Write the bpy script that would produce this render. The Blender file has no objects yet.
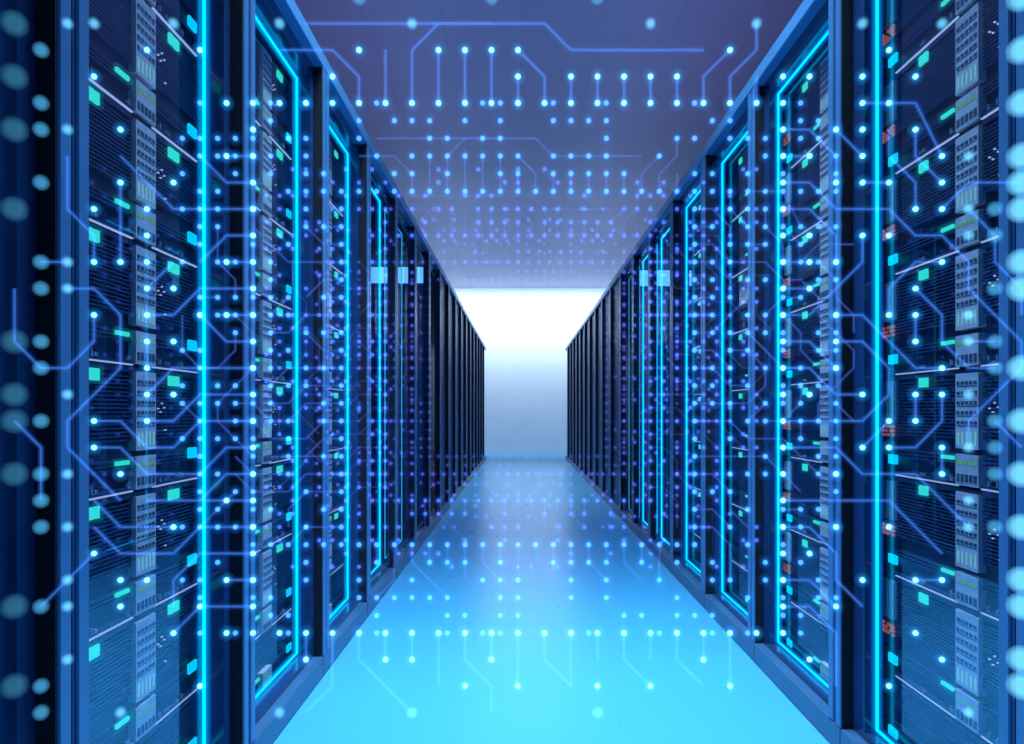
import bpy, math, random
from mathutils import Vector
R = random.Random(7)
S = bpy.context.scene
COL = S.collection
PI = math.pi

# ------------------------------------------------------------------ materials
def mat(name):
    m = bpy.data.materials.new(name); m.use_nodes = True
    nt = m.node_tree; nt.nodes.clear()
    out = nt.nodes.new('ShaderNodeOutputMaterial')
    return m, nt, out

def pbr(name, col, rough=.5, metal=0., var=.0, vscale=8., spec=.5, bump=0., bscale=40.):
    m, nt, out = mat(name)
    b = nt.nodes.new('ShaderNodeBsdfPrincipled')
    b.inputs['Roughness'].default_value = rough
    b.inputs['Metallic'].default_value = metal
    b.inputs['Specular IOR Level'].default_value = spec
    tc = nt.nodes.new('ShaderNodeTexCoord')
    no = nt.nodes.new('ShaderNodeTexNoise'); no.inputs['Scale'].default_value = vscale
    nt.links.new(tc.outputs['Object'], no.inputs['Vector'])
    rp = nt.nodes.new('ShaderNodeValToRGB')
    c = Vector(col)
    rp.color_ramp.elements[0].position = .3; rp.color_ramp.elements[1].position = .7
    rp.color_ramp.elements[0].color = (*(c*(1-var)), 1)
    rp.color_ramp.elements[1].color = (*(c*(1+var)), 1)
    nt.links.new(no.outputs['Fac'], rp.inputs['Fac'])
    nt.links.new(rp.outputs['Color'], b.inputs['Base Color'])
    if bump:
        n2 = nt.nodes.new('ShaderNodeTexNoise'); n2.inputs['Scale'].default_value = bscale
        nt.links.new(tc.outputs['Object'], n2.inputs['Vector'])
        bp = nt.nodes.new('ShaderNodeBump'); bp.inputs['Strength'].default_value = bump
        bp.inputs['Distance'].default_value = .01
        nt.links.new(n2.outputs['Fac'], bp.inputs['Height'])
        nt.links.new(bp.outputs['Normal'], b.inputs['Normal'])
    nt.links.new(b.outputs['BSDF'], out.inputs['Surface'])
    return m

def glow(name, col, strength=1., alpha=1., sample=False):
    m, nt, out = mat(name)
    e = nt.nodes.new('ShaderNodeEmission')
    e.inputs['Color'].default_value = (*col, 1); e.inputs['Strength'].default_value = strength
    if alpha < 1:
        t = nt.nodes.new('ShaderNodeBsdfTransparent')
        e.inputs['Strength'].default_value = strength*alpha   # thin light: it adds to what is behind
        mx = nt.nodes.new('ShaderNodeAddShader')
        nt.links.new(t.outputs[0], mx.inputs[0]); nt.links.new(e.outputs[0], mx.inputs[1])
        nt.links.new(mx.outputs[0], out.inputs['Surface'])
    else:
        nt.links.new(e.outputs[0], out.inputs['Surface'])
    if not sample:
        m.cycles.emission_sampling = 'NONE'
    return m

def glass(name, tint, refl=.15, rough=.02):
    m, nt, out = mat(name)
    t = nt.nodes.new('ShaderNodeBsdfTransparent'); t.inputs[0].default_value = (*tint, 1)
    g = nt.nodes.new('ShaderNodeBsdfGlossy'); g.inputs['Roughness'].default_value = rough
    g.inputs['Color'].default_value = (.75, .88, 1, 1)
    f = nt.nodes.new('ShaderNodeValue'); f.outputs[0].default_value = refl   # coated glass
    mx = nt.nodes.new('ShaderNodeMixShader')
    ge = nt.nodes.new('ShaderNodeNewGeometry')       # the pane mirrors on its outer faces only
    iv = nt.nodes.new('ShaderNodeMath'); iv.operation = 'SUBTRACT'; iv.inputs[0].default_value = 1
    nt.links.new(ge.outputs['Backfacing'], iv.inputs[1])
    mu = nt.nodes.new('ShaderNodeMath'); mu.operation = 'MULTIPLY'
    nt.links.new(f.outputs[0], mu.inputs[0]); nt.links.new(iv.outputs[0], mu.inputs[1])
    nt.links.new(mu.outputs[0], mx.inputs[0])
    nt.links.new(t.outputs[0], mx.inputs[1]); nt.links.new(g.outputs[0], mx.inputs[2])
    nt.links.new(mx.outputs[0], out.inputs['Surface'])
    return m

M = {}
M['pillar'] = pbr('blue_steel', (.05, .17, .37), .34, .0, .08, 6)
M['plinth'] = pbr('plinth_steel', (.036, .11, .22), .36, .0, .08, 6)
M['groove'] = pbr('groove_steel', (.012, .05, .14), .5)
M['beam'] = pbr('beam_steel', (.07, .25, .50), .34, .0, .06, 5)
M['frame'] = pbr('gloss_blue_frame', (.012, .045, .14), .10, .0, .15, 4, spec=.9)
M['black'] = pbr('plain_black', (.003, .004, .014), .6)
M['inner'] = pbr('cabinet_inside', (.006, .02, .06), .6, 0, .1, 5)
M['side'] = pbr('side_sheet', (.05, .16, .34), .5, 0, .06, 3)
M['door'] = pbr('perforated_door', (.010, .075, .20), .42, 0, .10, 30, bump=.25, bscale=160)
M['far'] = pbr('far_steel', (.03, .09, .2), .45, 0, .08, 6)
M['chassis'] = pbr('server_steel', (.010, .022, .05), .45, 0, .2, 9)
M['slat'] = pbr('server_slat', (.020, .05, .11), .4, 0, .15, 20)
M['grey'] = pbr('port_plate', (.74, .58, .52), .5, 0, .12, 30)
M['hole'] = pbr('port_hole', (.07, .08, .11), .7)
M['mark'] = pbr('etched_mark', (.35, .40, .45), .6)
M['floor'] = None
M['glass'] = glass('door_glass', (.80, .90, 1.0), .17)
M['glass_far'] = glass('tinted_glass', (.75, .88, 1.0), .05)
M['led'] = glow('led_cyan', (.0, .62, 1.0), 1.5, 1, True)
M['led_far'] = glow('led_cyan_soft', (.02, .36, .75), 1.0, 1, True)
M['bloom'] = glow('led_bloom', (.0, .30, 1.0), .9, .15)  # bloom put into see-through glowing shells
M['bloom_wide'] = glow('led_bloom_wide', (.0, .22, .95), .8, .12)
M['white'] = glow('white_bar', (.50, .60, .90), 1.0)
M['teal'] = glow('status_teal', (.04, .78, .60), 1.25)
M['tealh'] = glow('status_teal_halo', (.0, .5, .42), .9, .09)
M['cy'] = glow('status_cyan', (.0, .72, 1.0), 1.2)
M['green'] = glow('link_green', (.12, .42, .10), .9)
M['mint'] = glow('link_mint', (.25, .72, .58), .9)
M['orange'] = glow('drive_orange', (.55, .12, .05), .7)
M['pale'] = glow('pale_reflection', (.17, .55, .85), 1.2)  # emissive colour standing for a pale reflection

# floor: pale blue polished resin with faint tile joints
def floor_mat():
    m, nt, out = mat('polished_floor')
    b = nt.nodes.new('ShaderNodeBsdfPrincipled')
    b.inputs['Roughness'].default_value = .34
    b.inputs['Specular IOR Level'].default_value = .85
    tc = nt.nodes.new('ShaderNodeTexCoord')
    no = nt.nodes.new('ShaderNodeTexNoise'); no.inputs['Scale'].default_value = 1.5
    nt.links.new(tc.outputs['Object'], no.inputs['Vector'])
    rp = nt.nodes.new('ShaderNodeValToRGB')
    rp.color_ramp.elements[0].color = (.060, .36, .62, 1); rp.color_ramp.elements[1].color = (.068, .39, .66, 1)
    nt.links.new(no.outputs['Fac'], rp.inputs['Fac'])
    nt.links.new(rp.outputs['Color'], b.inputs['Base Color'])
    n2 = nt.nodes.new('ShaderNodeTexNoise'); n2.inputs['Scale'].default_value = 9
    nt.links.new(tc.outputs['Object'], n2.inputs['Vector'])
    mr = nt.nodes.new('ShaderNodeMapRange'); mr.inputs[3].default_value = .24; mr.inputs[4].default_value = .36
    nt.links.new(n2.outputs['Fac'], mr.inputs[0]); nt.links.new(mr.outputs[0], b.inputs['Roughness'])
    nt.links.new(b.outputs[0], out.inputs[0])
    return m
M['floor'] = floor_mat()

def ceil_mat():
    m, nt, out = mat('ceiling_panels')
    b = nt.nodes.new('ShaderNodeBsdfPrincipled'); b.inputs['Roughness'].default_value = .6
    tc = nt.nodes.new('ShaderNodeTexCoord')
    br = nt.nodes.new('ShaderNodeTexBrick')
    br.offset = 0; br.inputs['Scale'].default_value = 1
    br.inputs['Brick Width'].default_value = .6; br.inputs['Row Height'].default_value = .6
    br.inputs['Mortar Size'].default_value = .008
    br.inputs['Color1'].default_value = (.46, .47, .60, 1); br.inputs['Color2'].default_value = (.48, .49, .62, 1)
    br.inputs['Mortar'].default_value = (.43, .44, .57, 1)
    nt.links.new(tc.outputs['Object'], br.inputs['Vector'])
    nt.links.new(br.outputs['Color'], b.inputs['Base Color'])
    nt.links.new(b.outputs[0], out.inputs[0])
    return m
M['ceil'] = ceil_mat()
M['wall'] = pbr('painted_wall', (.66, .78, .92), .7, 0, .02, 2)
M['trim'] = pbr('baseboard_paint', (.62, .72, .80), .5)

# ------------------------------------------------------------------ mesh builder
class MB:
    def __init__(s): s.v = []; s.f = []; s.mi = []; s.sm = []
    def box(s, x0, x1, y0, y1, z0, z1, mi=0, bev=0.):
        if bev:
            b = bev; n = len(s.v)
            # chamfered box: 24 vertices
            xs, ys, zs = (x0, x1), (y0, y1), (z0, z1)
            idx = {}
            for i in (0, 1):
                for j in (0, 1):
                    for k in (0, 1):
                        px, py, pz = xs[i], ys[j], zs[k]
                        ix, iy, iz = px + (b if i == 0 else -b), py + (b if j == 0 else -b), pz + (b if k == 0 else -b)
                        idx[i, j, k, 0] = len(s.v); s.v.append((px, iy, iz))
                        idx[i, j, k, 1] = len(s.v); s.v.append((ix, py, iz))
                        idx[i, j, k, 2] = len(s.v); s.v.append((ix, iy, pz))
            def face(vs): s.f.append(vs); s.mi.append(mi); s.sm.append(False)
            for i in (0, 1):
                q = [idx[i, 0, 0, 0], idx[i, 1, 0, 0], idx[i, 1, 1, 0], idx[i, 0, 1, 0]]; face(q if i else q[::-1])
                q = [idx[0, i, 0, 1], idx[0, i, 1, 1], idx[1, i, 1, 1], idx[1, i, 0, 1]]; face(q if i else q[::-1])
                q = [idx[0, 0, i, 2], idx[1, 0, i, 2], idx[1, 1, i, 2], idx[0, 1, i, 2]]; face(q if i else q[::-1])
            for i in (0, 1):
                for j in (0, 1):
                    fl = (i == j)
                    q = [idx[i, j, 0, 0], idx[i, j, 1, 0], idx[i, j, 1, 1], idx[i, j, 0, 1]]; face(q[::-1] if fl else q)
                    q = [idx[i, 0, j, 0], idx[i, 1, j, 0], idx[i, 1, j, 2], idx[i, 0, j, 2]]; face(q if fl else q[::-1])
                    q = [idx[0, i, j, 1], idx[1, i, j, 1], idx[1, i, j, 2], idx[0, i, j, 2]]; face(q[::-1] if fl else q)
                    for k in (0, 1):
                        t = [idx[i, j, k, 0], idx[i, j, k, 1], idx[i, j, k, 2]]
                        face(t if (i + j + k) % 2 else t[::-1])
            return s
        n = len(s.v)
        s.v += [(x0, y0, z0), (x1, y0, z0), (x1, y1, z0), (x0, y1, z0), (x0, y0, z1), (x1, y0, z1), (x1, y1, z1), (x0, y1, z1)]
        for q in ((0, 3, 2, 1), (4, 5, 6, 7), (0, 1, 5, 4), (1, 2, 6, 5), (2, 3, 7, 6), (3, 0, 4, 7)):
            s.f.append([n + a for a in q]); s.mi.append(mi); s.sm.append(False)
        return s
    def sphere(s, c, r, mi=0, seg=12, rings=8):
        n = len(s.v); cx, cy, cz = c
        s.v.append((cx, cy, cz + r))
        for i in range(1, rings):
            a = PI*i/rings
            for j in range(seg):
                b = 2*PI*j/seg
                s.v.append((cx + r*math.sin(a)*math.cos(b), cy + r*math.sin(a)*math.sin(b), cz + r*math.cos(a)))
        s.v.append((cx, cy, cz - r)); last = len(s.v) - 1
        def F(q): s.f.append(q); s.mi.append(mi); s.sm.append(True)
        for j in range(seg):
            F([n, n+1+j, n+1+(j+1) % seg])
            F([last, last-seg+(j+1) % seg, last-seg+j])
        for i in range(rings-2):
            for j in range(seg):
                a = n+1+i*seg; F([a+j, a+seg+j, a+seg+(j+1) % seg, a+(j+1) % seg])
        return s
    def tube(s, pts, r, mi=0, seg=6):
        """mitred tube along a polyline"""
        pts = [Vector(p) for p in pts]; n = len(s.v); N = len(pts)
        closed = (pts[0]-pts[-1]).length < 1e-6
        if closed: pts = pts[:-1]; N -= 1
        for i in range(N):
            if closed: a, b = pts[i]-pts[i-1], pts[(i+1) % N]-pts[i]
            else:
                a = pts[i]-pts[max(0, i-1)]; b = pts[min(N-1, i+1)]-pts[i]
                if a.length < 1e-9: a = b
                if b.length < 1e-9: b = a
            a = a.normalized(); b = b.normalized(); t = (a+b).normalized()
            k = 1/max(.4, t.dot(a))
            # every polyline here is planar: find a reference normal
            ref = Vector((0, 1, 0)) if abs(t.y) < .9 else Vector((1, 0, 0))
            sd = t.cross(ref).normalized(); up = sd.cross(t).normalized()
            for j in range(seg):
                ang = 2*PI*(j+.5)/seg
                s.v.append(tuple(pts[i] + sd*(math.cos(ang)*r*k) + up*(math.sin(ang)*r)))
        M_ = N if closed else N-1
        for i in range(M_):
            for j in range(seg):
                a = n+i*seg; b = n+((i+1) % N)*seg
                s.f.append([a+j, a+(j+1) % seg, b+(j+1) % seg, b+j]); s.mi.append(mi); s.sm.append(True)
        if not closed:
            s.f.append([n+j for j in range(seg)][::-1]); s.mi.append(mi); s.sm.append(False)
            s.f.append([n+(N-1)*seg+j for j in range(seg)]); s.mi.append(mi); s.sm.append(False)
        return s
    def mesh(s, name, mats):
        me = bpy.data.meshes.new(name); me.from_pydata(s.v, [], s.f)
        for m in mats: me.materials.append(m)
        me.polygons.foreach_set('material_index', s.mi)
        me.polygons.foreach_set('use_smooth', s.sm)
        me.update(); return me
    def build(s, name, mats, parent=None, label=None):
        if not isinstance(mats, (list, tuple)): mats = [mats]
        o = bpy.data.objects.new(name, s.mesh(name, mats)); COL.objects.link(o)
        if parent: o.parent = parent
        if label: o['label'] = label
        return o

def thing(name, label, cat, loc=(0, 0, 0), rz=0, group=None):
    o = bpy.data.objects.new(name, None); COL.objects.link(o)
    o.location = loc; o.rotation_euler = (0, 0, rz); o.empty_display_size = .1
    o['label'] = label; o['category'] = cat
    if group: o['group'] = group
    return o

def copy_tree(o, parent=None):
    c = o.copy(); COL.objects.link(c)
    if parent: c.parent = parent
    for ch in KIDS.get(o, list(o.children)):
        copy_tree(ch, c)
    return c
KIDS = {}

def struct(name, mb, m):
    o = mb.build(name, m); o['kind'] = 'structure'; return o

# ------------------------------------------------------------------ camera
F = 760.0
VX, VY = 521.7, 412.0
EYE = .975
cam = bpy.data.cameras.new('camera'); camo = bpy.data.objects.new('camera', cam); COL.objects.link(camo)
camo.location = (0, 0, EYE); camo.rotation_euler = (PI/2, 0, 0)
cam.sensor_width = 36; cam.lens = 36*F/1024
cam.shift_x = -(VX-512)/1024; cam.shift_y = (VY-372)/1024
cam.clip_start = .05; cam.clip_end = 100
S.camera = camo

# ------------------------------------------------------------------ room
AL, AR = .73, .905
YW = 18.3; CH = 3.96
struct('floor', MB().box(-6, 6, -3, YW+.2, -.1, 0), M['floor'])
struct('ceiling', MB().box(-6, 6, -3, YW+.2, CH, CH+.1), M['ceil'])
struct('wall_back', MB().box(-6, 6, YW, YW+.2, 0, CH), M['wall'])
struct('wall_left', MB().box(-6.2, -6, -3, YW, 0, CH), M['wall'])
struct('wall_right', MB().box(6, 6.2, -3, YW, 0, CH), M['wall'])
struct('wall_front', MB().box(-6, 6, -3.2, -3, 0, CH), M['wall'])

# ------------------------------------------------------------------ racks
PITCH = .8; HT = 2.30; DEP = 1.0
def rack(label, loc, rz, mir, kind, group):
    """local: x along the row (left to right as one faces it), y into the rack, z up. mir swaps left and right.
    kind: 'served' | 'empty' | 'plain'; led True/False comes in kind suffix"""
    t = thing('server_rack', label, 'server rack', loc, rz, group)
    pd = .088 if kind == 'served' else .036
    def bx(mb, a, b, *r, **k):
        if a == 0: a = .0006
        if b == PITCH: b = PITCH-.0006
        if mir: a, b = PITCH-b, PITCH-a
        return mb.box(a, b, *r, **k)
    metal = M['pillar']
    # grooved corner pillar
    p = MB()
    bx(p, 0, .034, 0, pd, .075, 2.245, bev=.003)
    bx(p, .051, .085, 0, pd, .075, 2.245, bev=.003)
    bx(p, .030, .055, .006, pd, .075, 2.245, mi=0)
    bx(p, .041, .044, .0035, .02, .075, 2.245, mi=1)
    p.build('pillar', [metal, M['groove']], t)
    q = MB(); bx(q, -.004, -.0005, .004, .0335, .077, 2.243)
    q.build('side_strip', M['black'], t, 'black strip on the pillar side')  # strip added to make the pillar's near side black
    # flush top beam and plinth
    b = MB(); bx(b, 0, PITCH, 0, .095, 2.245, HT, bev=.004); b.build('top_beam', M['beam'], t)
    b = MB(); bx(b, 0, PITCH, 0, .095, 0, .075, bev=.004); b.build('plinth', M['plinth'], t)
    b = MB(); bx(b, 0, PITCH, .10, DEP, HT-.02, HT); b.build('roof_panel', M['inner'], t)
    b = MB(); bx(b, 0, PITCH, DEP-.02, DEP, .0, HT-.02); b.build('back_panel', M['inner'], t)
    b = MB(); bx(b, 0, PITCH, .10, DEP-.02, .03, .06); b.build('floor_panel', M['inner'], t)
    return t, bx

def door_frame(t, bx, full, mir):
    """glazed door: glossy frame, lit outline, glass"""
    st = .725 if mir else .752
    dp = .046 if full else .085
    m = MB()
    bx(m, .085, PITCH, .035, dp, 2.195, 2.245)      # header
    bx(m, .085, PITCH, .035, dp, .075, .095)        # bottom rail
    if full:
        bx(m, .790, PITCH, .035, dp, .095, 2.195)
    else:
        bx(m, st, PITCH, .035, .085, .095, 2.195)     # far stile
        bx(m, .085, .10, .035, .085, .095, 2.195)
    d = m.build('door', M['frame'], t)
    return d

def led(t, mir, far):
    x0, x1, z0, z1, y = (.108, .716, .106, 2.178, .066) if mir else (.108, .740, .106, 2.178, .081)
    if mir: x0, x1 = PITCH-x1, PITCH-x0
    lp = [(x0, y, z0), (x1, y, z0), (x1, y, z1), (x0, y, z1), (x0, y, z0)]
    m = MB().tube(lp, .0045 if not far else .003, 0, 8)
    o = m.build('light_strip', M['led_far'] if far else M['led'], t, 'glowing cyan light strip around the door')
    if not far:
        MB().tube(lp, .010, 0, 8).tube(lp, .0155, 1, 8).build('bloom_shell', [M['bloom'], M['bloom_wide']], o)  # added glowing shells imitate bloom around the strip
    return o

def pane(t, bx, full, mir):
    m = MB(); bx(m, .10, .79 if full else (.725 if mir else .752), .0865, .0885, .095, 2.195)
    return m.build('glass_pane', M['glass_far'] if full else M['glass'], t)

def make_rack(kind, lit, mir, end=False):
    t, bx = rack('proto', (0, 0, 0), 0, mir, kind, None)
    if kind == 'served':
        d = door_frame(t, bx, False, mir); pane(d, bx, False, mir)
    elif kind == 'empty':
        d = door_frame(t, bx, True, mir); pane(d, bx, True, mir)
    else:
        m = MB(); bx(m, .0855, .795, .0335, .06, .0755, 2.2445)
        d = m.build('door', M['door'], t)
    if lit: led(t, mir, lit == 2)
    if end:
        m = MB(); bx(m, .002, .016, .112, DEP-.02, .06, HT-.02); sp = m.build('side_panel', M['side'], t)
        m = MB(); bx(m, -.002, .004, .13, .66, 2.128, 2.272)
        m.build('painted_reflection', M['pale'], sp, 'pale blue painted reflection near the top of the side panel')  # glowing panel imitates a reflection
    return t

ORD = ['first', 'second', 'third', 'fourth', 'fifth', 'sixth', 'seventh', 'eighth', 'ninth', 'tenth', 'eleventh', 'twelfth',
       'thirteenth', 'fourteenth', 'fifteenth', 'sixteenth', 'seventeenth', 'eighteenth', 'nineteenth', 'twentieth']
LY0, RY0 = 1.2, 1.36
protos = {}
def get_rack(key):
    if key not in protos:
        protos[key] = make_rack(*key); return protos[key]
    return copy_tree(protos[key])

for side in (-1, 1):
    mir = side > 0
    word = 'left' if side < 0 else 'right'
    n_served = 3 if side < 0 else 4
    n_lit = 5 if side < 0 else 7
    for k in range(-1, 18):
        kind = 'served' if k < n_served else ('empty' if k < 7 else 'plain')
        lit = 0
        if k < n_lit: lit = 1 if k < (n_lit-1) else 2
        o = get_rack((kind, lit, mir, k == 7))
        y0 = (LY0 if side < 0 else RY0) + PITCH*k
        if side < 0: o.location = (-AL, y0, 0); o.rotation_euler = (0, 0, PI/2)
        else: o.location = (AR, y0+PITCH, 0); o.rotation_euler = (0, 0, -PI/2)
        what = {'served': 'cyan-lit server rack full of servers',
                'empty': 'empty glass-door rack' + (' with light strip' if lit else ''),
                'plain': 'dark unlit rack with plain solid door'}[kind]
        if k == -1: what = 'blue glass-door rack nearest the camera'
        pos = f', {ORD[k+1]} from the front of the {word} row' if k > -1 else f', {word} row'
        if k == 17: pos = f', last before the white wall, {word} row'
        o['label'] = what + pos
        o['group'] = f'server racks of the {word} row'

# ------------------------------------------------------------------ servers
SP = .2715
SW = .74; SX = .03
def make_server(h, detail, orange):
    t = thing('rack_server', 'proto', 'server')
    X = lambda w: w - SX
    m = MB(); m.box(0, SW, .012, .55, .003, h-.003)
    m.build('chassis', M['chassis'], t)
    g = MB(); n = int((h-.06)/.0085)
    for i in range(n):
        z = .05 + i*.0085
        if .075 < z < .105: continue
        g.box(0, SW, .004, .014, z, z+.004)
    g.box(0, SW, .0, .014, .004, .010); g.box(0, SW, .002, .014, h-.014, h-.003)
    g.build('front_grille', M['slat'], t)
    # white light bars on the lower lip
    if detail:
        for a, b in ((.235-.115, .412), (.502, .735)):
            m = MB(); m.box(X(a), X(b), -.0008, .004, .0, .003); m.build('light_bar', M['white'], t, 'thin white light bar')
    else:
        m = MB(); m.box(X(.12), X(.735), -.0008, .004, .0, .003); m.build('light_bar', M['white'], t, 'thin white light bar')
    # grey port plate, standing proud of the grille
    p = MB(); p.box(X(.414), X(.502), -.006, .012, .004, .045)
    p.box(X(.414), X(.502), -.006, .012, .045, .075)
    top = h-.012
    if h > .2:
        p.box(X(.414), X(.502), -.006, .012, .088, top)
    rows = 5
    if h > .2:
        for r in range(rows):
            z = .142 + r*.0225
            p.box(X(.418), X(.498), -.0065, -.005, z-.003, z-.0015, mi=1)
            for c in range(5):
                x = X(.4195+c*.0165); p.box(x, x+.011, -.0072, -.005, z+.002, z+.009, mi=1)
    for c in range(5):
        x = X(.4195+c*.0165); p.box(x, x+.011, -.0072, -.005, .012, .03, mi=1)
    pp = p.build('port_panel', [M['grey'], M['hole']], t, 'grey port panel with rows of sockets')
    if detail:
        for c in range(5):
            x = X(.4195+c*.0165)
            if h > .2:
                MB().box(x+.004, x+.008, -.0068, -.005, .097, .126).build('link_light', M['mint'], pp, 'pale green link light')
            MB().box(x+.001, x+.011, -.0068, -.005, .052, .060).build('activity_light', M['green'], pp, 'small green activity light')
    # teal status blocks
    def block(a, z0, z1, n, mname, w):
        m = MB()
        for i in range(n):
            m.box(X(a)+i*(w+.005), X(a)+i*(w+.005)+w, -.003, .004, z0, z1, bev=.001)
        L = n*(w+.005)
        if detail:
            m.box(X(a)-.006, X(a)+L+.001, -.006, .003, z0-.006, z1+.006, mi=1)  # added shell that paints a glow halo around the blocks
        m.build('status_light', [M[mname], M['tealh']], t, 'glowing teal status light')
    if h > .2:
        block(.243, h-.038, h-.014, 2, 'teal', .016)
        block(.580, h-.038, h-.014, 2, 'teal', .022)
    block(.345, .060, .069, 1, 'teal', .05)
    m = MB(); (m.box(X(.084), X(.128), -.004, .004, .030, .056, bev=.002) if orange else m.box(X(.684), X(.728), -.004, .004, .055, .082, bev=.002)).build('status_light', M['cy'], t, 'glowing cyan status light') if detail else None
    if detail:
        e = MB()
        for a in (.25, .262, .268, .385, .392, .53, .56, .575, .62, .635, .645):
            e.box(X(a), X(a)+.003, -.003, .003, .010, .010+R.choice((.008, .012, .014)))
        e.build('etched_marks', M['mark'], t)
        for dx, dz in ((.0, .0), (.018, .012), (.012, -.008), (.03, .002), (.035, -.05)):
            if h > .2:
                MB().box(X(.528+dx), X(.528+dx)+.0028, -.0005, .004, .178+dz, .181+dz).build('pilot_light', M['white'], t, 'tiny white pilot light')
        if orange and h > .2:
            c = MB()
            for i in range(5):
                c.box(X(.055+i*.014), X(.055+i*.014)+.006, -.006, .012, .15, .255)
            c.build('drive_guides', M['grey'], t, 'grey vertical drive guides')
            for i in range(5):
                for j in range(3):
                    if (i+j) % 5 == 3: continue
                    MB().box(X(.055+i*.014), X(.055+i*.014)+.007, -.0065, .0, .106+j*.011, .113+j*.011).build('drive_light', M['orange'], t, 'small orange drive light')
    return t
sproto = {}
def get_server(key):
    if key not in sproto:
        sproto[key] = make_server(*key); return sproto[key]
    return copy_tree(sproto[key])
LV = ['lowest', 'second', 'third', 'fourth', 'fifth', 'sixth', 'seventh', 'eighth']
for side in (-1, 1):
    word = 'left' if side < 0 else 'right'
    for k in range(0, 3 if side < 0 else 4):
        y0 = (LY0 if side < 0 else RY0) + PITCH*k
        for i in range(8):
            hh = .195 if i == 0 else SP
            z = .0615 if i == 0 else .2605 + SP*(i-1)
            o = get_server((hh, k < 2, side > 0 and k < 2))
            if side < 0: o.location = (-AL-.1055, y0+SX+.021, z); o.rotation_euler = (0, 0, PI/2)
            else: o.location = (AR+.1055, y0+PITCH-SX+.014, z); o.rotation_euler = (0, 0, -PI/2)
            lev = {0: 'short server at the foot', 7: 'server at the top'}.get(i, f'server {LV[i]} from the foot')
            o['label'] = f'dark {lev} of the {ORD[k+1]} rack of the {word} row'
            o['group'] = f'servers in the {word} racks'

# ------------------------------------------------------------------ hologram of circuit frames across the aisle
CELL = .0365
NODES2 = {}
def add_row(j, cols):
    for i in cols: NODES2[i, j] = 1
right = {11: [10, 11, 13, 15], 10: [13, 14], 9: [12, 13, 15], 8: [11, 13, 16, 17], 7: [12, 13, 14, 16], 6: [15, 16, 17, 18],
         5: [11, 13, 14, 17, 18], 4: [11, 12, 16], 3: [11, 15, 18], 2: [12, 14, 15, 17], 1: [12, 15, 17, 18], 0: [12, 16, 18],
         -1: [11, 13, 15, 16, 17], -2: [14, 15, 18], -3: [13, 14, 16, 17, 18], -4: [12, 16, 18], -5: [17], -6: [12, 14, 17, 18],
         -7: [11], -8: [13, 15, 16], -9: [12], -11: [11]}
left = {10: [-11], 8: [-11], 7: [-15, -13], 6: [-16, -14], 5: [-14], 4: [-18, -17, -16, -15, -14, -11], 3: [-18, -17, -14, -13],
        2: [-16, -14, -12, -11], 1: [-19, -18, -14, -13], 0: [-18, -14], -1: [-19, -17, -14, -13], -2: [-19, -18, -16, -14], -3: [-16],
        -4: [-19, -18, -17, -15], -5: [-18, -11], -6: [-18, -17, -13], -7: [-16], -8: [-17, -15, -14, -11], -9: [-17, -15, -12],
        -10: [-13, -11]}
for j, c in right.items(): add_row(j, c)
for j, c in left.items(): add_row(j, c)
for k in range(-10, 11):
    NODES2[10, k] = NODES2[-10, k] = 1
    NODES2[k, 10] = NODES2[k, -10] = 1
add_row(11, [0, 2, 3, 4, 5, 6, -7]); add_row(12, [-6, -3, -2, -1, 0, 8]); add_row(13, [-4, 5, -9, 9])
add_row(-11, [-8, -5, -4, -1, 7]); add_row(-12, [-2, 0, 3, 5, 8]); add_row(-13, [-4, 3, -9]); add_row(14, [-1, 3, -6])
for j in (14, 12, 10, 8, 7, 6, 4, 3, 0, -2, -4, -6, -8, -9, -11, -12): NODES2[19, j] = 1
for (i, j) in ((-19, 13), (-19, 11), (-19, 9), (-18, 12), (-18, 10), (-16, 13), (-17, 9), (-19, 6), (-19, -9), (-19, -12), (-18, -13), (-12, 12), (-14, 12), (-17, 13), (-16, 11), (-15, 9), (-18, 9), (-18, 7), (-13, 13), (13, 13), (16, 13), (14, 12),
               (-18, -9), (-18, -12), (-15, -13), (-17, -11), (14, -12), (16, -11), (17, -13), (15, -10), (-12, -12)):
    NODES2[i, j] = 1
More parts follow.
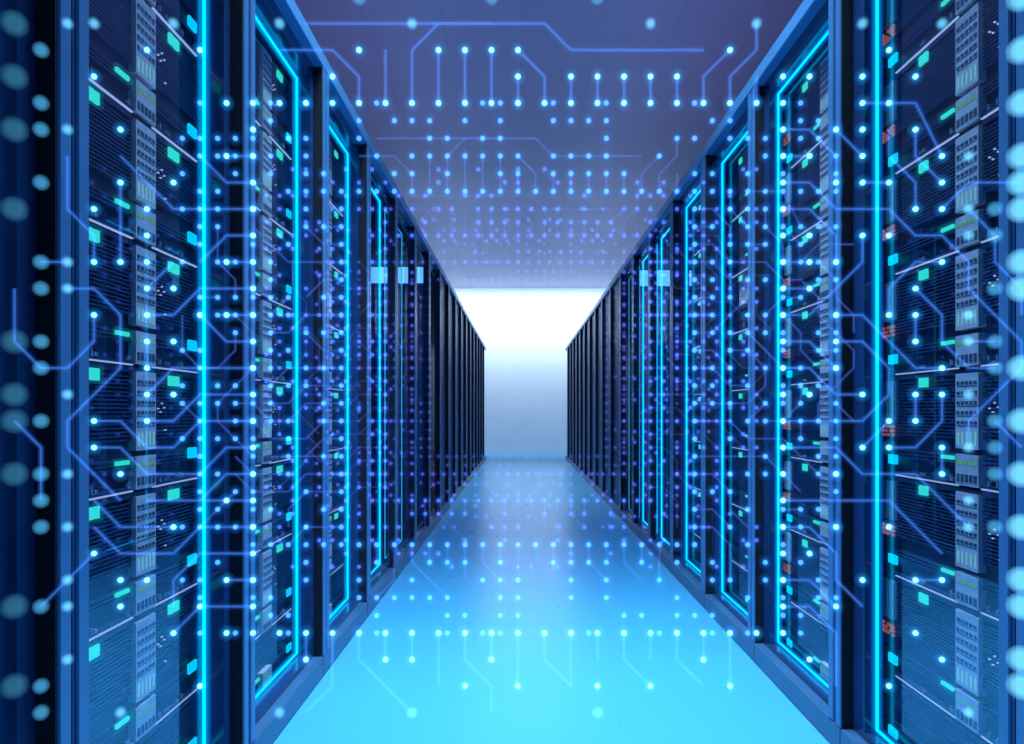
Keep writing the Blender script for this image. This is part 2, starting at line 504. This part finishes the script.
TR2 = [
 [(10, 9), (11, 9), (12, 8), (12, 7)], [(12, 9), (13, 8)], [(10, 8), (11, 8)], [(10, 7), (11, 7), (12, 6), (14, 6), (15, 5), (16, 5), (17, 4), (17, 3), (19, 1), (19, 0), (17, -2), (17, -3)],
 [(13, 7), (14, 7)], [(14, 9), (14, 8), (15, 7), (15, 6)], [(15, 9), (15, 8), (16, 7)], [(10, 6), (11, 6), (12, 5), (12, 4)],
 [(10, 4), (11, 4)], [(13, 5), (13, 4), (11, 2), (10, 2)], [(16, 4), (15, 4), (14, 3), (14, 2)], [(10, 3), (11, 3)],
 [(15, 3), (16, 2), (16, 1), (17, 0), (18, 0)], [(12, 2), (13, 2), (15, 0), (16, 0)], [(12, 1), (13, 1), (14, 0), (14, -1), (13, -2), (10, -2)],
 [(10, 1), (11, 1), (12, 0)], [(10, 0), (11, 0), (12, -1), (13, -1)], [(15, 2), (15, 1)], [(17, 1), (18, 1)], [(18, 5), (18, 4), (19, 3), (19, 2)],
 [(14, -2), (13, -3)], [(14, -3), (15, -3), (16, -2), (16, -1)], [(15, -1), (15, -2)], [(16, -3), (16, -4)],
 [(10, -3), (12, -3), (13, -4), (15, -4), (17, -6)], [(18, -2), (19, -3)], [(10, -5), (14, -5), (16, -7)], [(10, -6), (11, -6), (12, -7), (12, -8), (13, -9)],
 [(10, -8), (11, -8), (12, -9)], [(10, -9), (11, -9), (12, -10), (12, -12)], [(16, 6), (17, 7), (19, 7)], [(17, 6), (18, 5)], [(16, 8), (15, 10), (13, 10)], [(15, -8), (16, -8)],
 [(-10, 8), (-11, 8)], [(-12, 8), (-11, 7), (-10, 7)], [(-15, 8), (-14, 7), (-13, 6), (-10, 6)], [(-12, 4), (-11, 5), (-10, 5)], [(-10, 4), (-11, 4)],
 [(-10, 3), (-12, 3), (-13, 2), (-14, 2)], [(-14, 3), (-13, 4)], [(-10, 2), (-11, 2)], [(-17, 3), (-16, 3), (-15, 2), (-15, 0), (-17, -2), (-17, -3), (-15, -5)],
 [(-16, 2), (-16, 1), (-17, 0), (-18, 0)], [(-14, 1), (-14, 0)], [(-12, 2), (-11, 1), (-10, 1)], [(-10, 0), (-13, 0), (-14, -1)],
 [(-10, -1), (-12, -1), (-13, -2), (-14, -2)], [(-16, -2), (-15, -2), (-14, -3), (-13, -3), (-12, -2), (-10, -2)],
 [(-16, -3), (-15, -3), (-14, -4), (-12, -4), (-11, -3), (-10, -3)], [(-10, -4), (-11, -4), (-12, -5)], [(-10, -5), (-14, -5)],
 [(-16, -5), (-15, -6), (-13, -6)], [(-16, -6), (-15, -7), (-13, -7), (-12, -6), (-10, -6)], [(-10, -7), (-12, -7), (-13, -8), (-13, -9)],
 [(-10, -8), (-11, -8)], [(-10, -9), (-12, -9), (-13, -10)], [(-19, 3), (-19, 1), (-18, 0)], [(-19, -2), (-18, -3), (-18, -5)], [(-17, 8), (-17, 6), (-16, 5), (-16, 4)],
 [(-18, 4), (-17, 4)], [(-18, -9), (-16, -7)], [(-15, 7), (-15, 5), (-15, 4)],
 [(-5, 10), (-5, 12)], [(-4, 10), (-4, 12), (-3, 13), (-1, 13)], [(-3, 10), (-3, 12)], [(-2, 10), (-2, 12)], [(-1, 10), (-1, 12)], [(0, 10), (0, 11)], [(1, 10), (1, 11), (0, 12)],
 [(2, 10), (2, 11)], [(3, 10), (3, 11)], [(4, 10), (4, 11)], [(5, 10), (5, 11)], [(6, 10), (6, 11)], [(7, 10), (7, 11), (8, 12)], [(8, 10), (8, 11), (9, 12), (9, 13)],
 [(-6, 10), (-6, 11), (-7, 12), (-9, 12)], [(0, 13), (1, 13), (2, 12), (7, 12)], [(-8, 13), (0, 13)], [(9, 10), (9, 11)],
 [(-6, -10), (-6, -11), (-4, -13)], [(-5, -10), (-5, -11)], [(-4, -10), (-4, -11)], [(-3, -10), (-3, -12)], [(-2, -10), (-2, -11), (-1, -12), (-1, -13)], [(-1, -10), (-1, -11)],
 [(0, -10), (0, -12)], [(1, -10), (1, -11), (2, -12)], [(2, -10), (2, -12)], [(3, -10), (3, -11)], [(4, -10), (4, -11), (5, -12)], [(5, -10), (5, -11)], [(6, -10), (6, -11), (7, -12)],
 [(7, -10), (7, -11)], [(8, -10), (8, -12)], [(-8, -10), (-8, -11)], [(-7, -10), (-7, -12), (-8, -13)],
]
# colours of the five layers, front to back
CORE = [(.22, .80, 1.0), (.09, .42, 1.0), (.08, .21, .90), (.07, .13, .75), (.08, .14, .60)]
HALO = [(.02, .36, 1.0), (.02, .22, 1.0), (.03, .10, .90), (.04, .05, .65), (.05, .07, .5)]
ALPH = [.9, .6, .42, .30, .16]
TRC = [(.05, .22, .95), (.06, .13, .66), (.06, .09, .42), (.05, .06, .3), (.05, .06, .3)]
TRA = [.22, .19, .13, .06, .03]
LAYER = ['nearest and brightest', 'second', 'third', 'fourth', 'fifth and faintest']
for L in range(5):
    n = L+2
    yy = n*F*CELL/53.0                     # layers stand one even step apart along the aisle
    cx = (518-VX)/F*yy; cz = EYE+(VY-368)/F*yy
    root = thing('circuit_hologram', f'{LAYER[L]} layer of the glowing blue circuit hologram floating across the aisle', 'hologram', (cx, yy, cz), 0, 'layers of the circuit hologram')
    mc = glow(f'node_core_{n}', CORE[L], 1.25 if L == 0 else 1.0, ALPH[L])
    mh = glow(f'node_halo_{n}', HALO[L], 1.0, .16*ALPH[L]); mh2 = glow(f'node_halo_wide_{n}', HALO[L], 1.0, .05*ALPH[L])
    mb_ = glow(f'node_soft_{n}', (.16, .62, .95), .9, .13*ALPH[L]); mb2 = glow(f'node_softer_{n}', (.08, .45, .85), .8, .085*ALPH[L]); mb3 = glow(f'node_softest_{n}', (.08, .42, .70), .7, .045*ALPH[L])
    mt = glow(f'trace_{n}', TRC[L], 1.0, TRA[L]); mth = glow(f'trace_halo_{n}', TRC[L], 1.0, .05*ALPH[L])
    u = CELL/26.5                          # one picture pixel of the nearest layer at its own distance
    def node_mesh(mb, c, lvl):
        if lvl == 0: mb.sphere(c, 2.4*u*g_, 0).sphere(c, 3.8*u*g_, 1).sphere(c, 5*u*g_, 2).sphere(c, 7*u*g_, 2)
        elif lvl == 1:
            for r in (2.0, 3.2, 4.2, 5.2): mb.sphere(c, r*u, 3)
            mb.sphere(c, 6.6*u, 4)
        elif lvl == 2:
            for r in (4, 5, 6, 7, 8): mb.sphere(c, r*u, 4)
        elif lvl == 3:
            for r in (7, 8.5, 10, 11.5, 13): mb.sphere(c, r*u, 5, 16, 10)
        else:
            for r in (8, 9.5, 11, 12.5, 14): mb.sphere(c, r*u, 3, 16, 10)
        return mb
    mats = [mc, mh, mh2, mb_, mb2, mb3]
    g_ = (1.1, 1.5, 1.6, 1.7, 1.8)[L]
    shared = [node_mesh(MB(), (0, 0, 0), l).mesh('node', mats) for l in range(5)]
    nodes = dict(NODES2)
    if L > 0:
        for (i, j) in [k for k in nodes if k[0] == 19]: del nodes[i, j]
    if L > 0:                              # the farther layers are set more densely
        for i in range(-18, 19):
            for j in range(-15, 16):
                if max(abs(i), abs(j)) > 10 and R.random() < (.32, .32, .26, .2, .2)[L]: nodes[i, j] = 1
    lst = []
    for (i, j) in nodes:
        x, z = i*CELL, j*CELL
        if cz+z < .03: continue
        d = max(abs(i), abs(j)*1.28)
        if L == 0:
            if i == 19: lvl = 4
            else:
                lvl = 0 if d < 16.2 else (1 if d < 17.3 else (2 if d < 18.3 else 3))
                if abs(j) <= 4 and d < 17.6: lvl = min(lvl, 1)
        else: lvl = 0
        lst.append((d, x, z, lvl))
    # the largest hundred are parts of their own, the rest one part
    lst.sort(key=lambda a: (-a[3], a[0]))
    for k, (d, x, z, lvl) in enumerate(lst[:100]):
        o = bpy.data.objects.new('light_node', shared[lvl]); COL.objects.link(o); o.parent = root; o.location = (x, 0, z)
    if len(lst) > 100:
        m = MB()
        for (d, x, z, lvl) in lst[100:]: node_mesh(m, (x, 0, z), lvl)
        o = m.build('light_nodes', mats, root); o['kind'] = 'stuff'
    tl = []
    for tr in TR2:
        pts = [(i*CELL, 0, j*CELL) for i, j in tr]
        if min(p[2] for p in pts)+cz < .03: continue
        tl.append(pts)
    for pts in tl[:100]:
        MB().tube(pts, 1.15*u, 0, 6).tube(pts, 3.0*u, 1, 6).build('light_trace', [mt, mth], root)
    if len(tl) > 100:
        m = MB()
        for pts in tl[100:]: m.tube(pts, 1.15*u, 0, 6).tube(pts, 3.0*u, 1, 6)
        o = m.build('light_traces', [mt, mth], root); o['kind'] = 'stuff'

# ------------------------------------------------------------------ light
def area(name, loc, rot, sx, sy, col, power, spread=PI):
    l = bpy.data.lights.new(name, 'AREA'); l.shape = 'RECTANGLE'; l.size = sx; l.size_y = sy
    l.color = col; l.energy = power; l.spread = spread
    o = bpy.data.objects.new(name, l); COL.objects.link(o); o.location = loc; o.rotation_euler = rot
    return o
# wash down the white end wall from the ceiling
area('wall_washer', (0, YW-1.0, CH-.05), (math.radians(38), 0, 0), 9, .3, (.82, .93, 1.0), 215, PI*.72)
# aisle key near the camera, then unseen lights added farther down as fill
area('aisle_key_fill', (.09, 2.5, CH-.05), (0, 0, 0), 1.3, 1.6, (.45, .74, 1.0), 100, PI*.46)
area('aisle_key_fill', (.09, 5.6, CH-.05), (0, 0, 0), 1.2, 2.4, (.34, .52, 1.0), 20, PI*.46)
area('aisle_key_fill', (.09, 11, CH-.05), (0, 0, 0), 1.2, 7, (.80, .80, 1.0), 60, PI*.40)
# violet and blue fill added to brighten the ceiling, hidden above the racks
for sx in (-1.25, 1.4):
    area('ceiling_fill', (sx, 4.5, HT+.1), (PI, 0, 0), .5, 8, (.40, .38, 1.0), 16)
    area('ceiling_fill', (sx, 13., HT+.1), (PI, 0, 0), .5, 7, (.42, .58, 1.0), 22)
w = bpy.data.worlds.new('world'); S.world = w; w.use_nodes = True
w.node_tree.nodes['Background'].inputs[0].default_value = (.01, .04, .12, 1)
w.node_tree.nodes['Background'].inputs[1].default_value = 1

S.view_settings.view_transform = 'Standard'; S.view_settings.look = 'None'
S.view_settings.exposure = 0; S.view_settings.gamma = 1; S.view_settings.use_curve_mapping = False
S.cycles.transparent_max_bounces = 512
S.cycles.max_bounces = 8
S.cycles.use_denoising = True
S.cycles.sample_clamp_indirect = 4
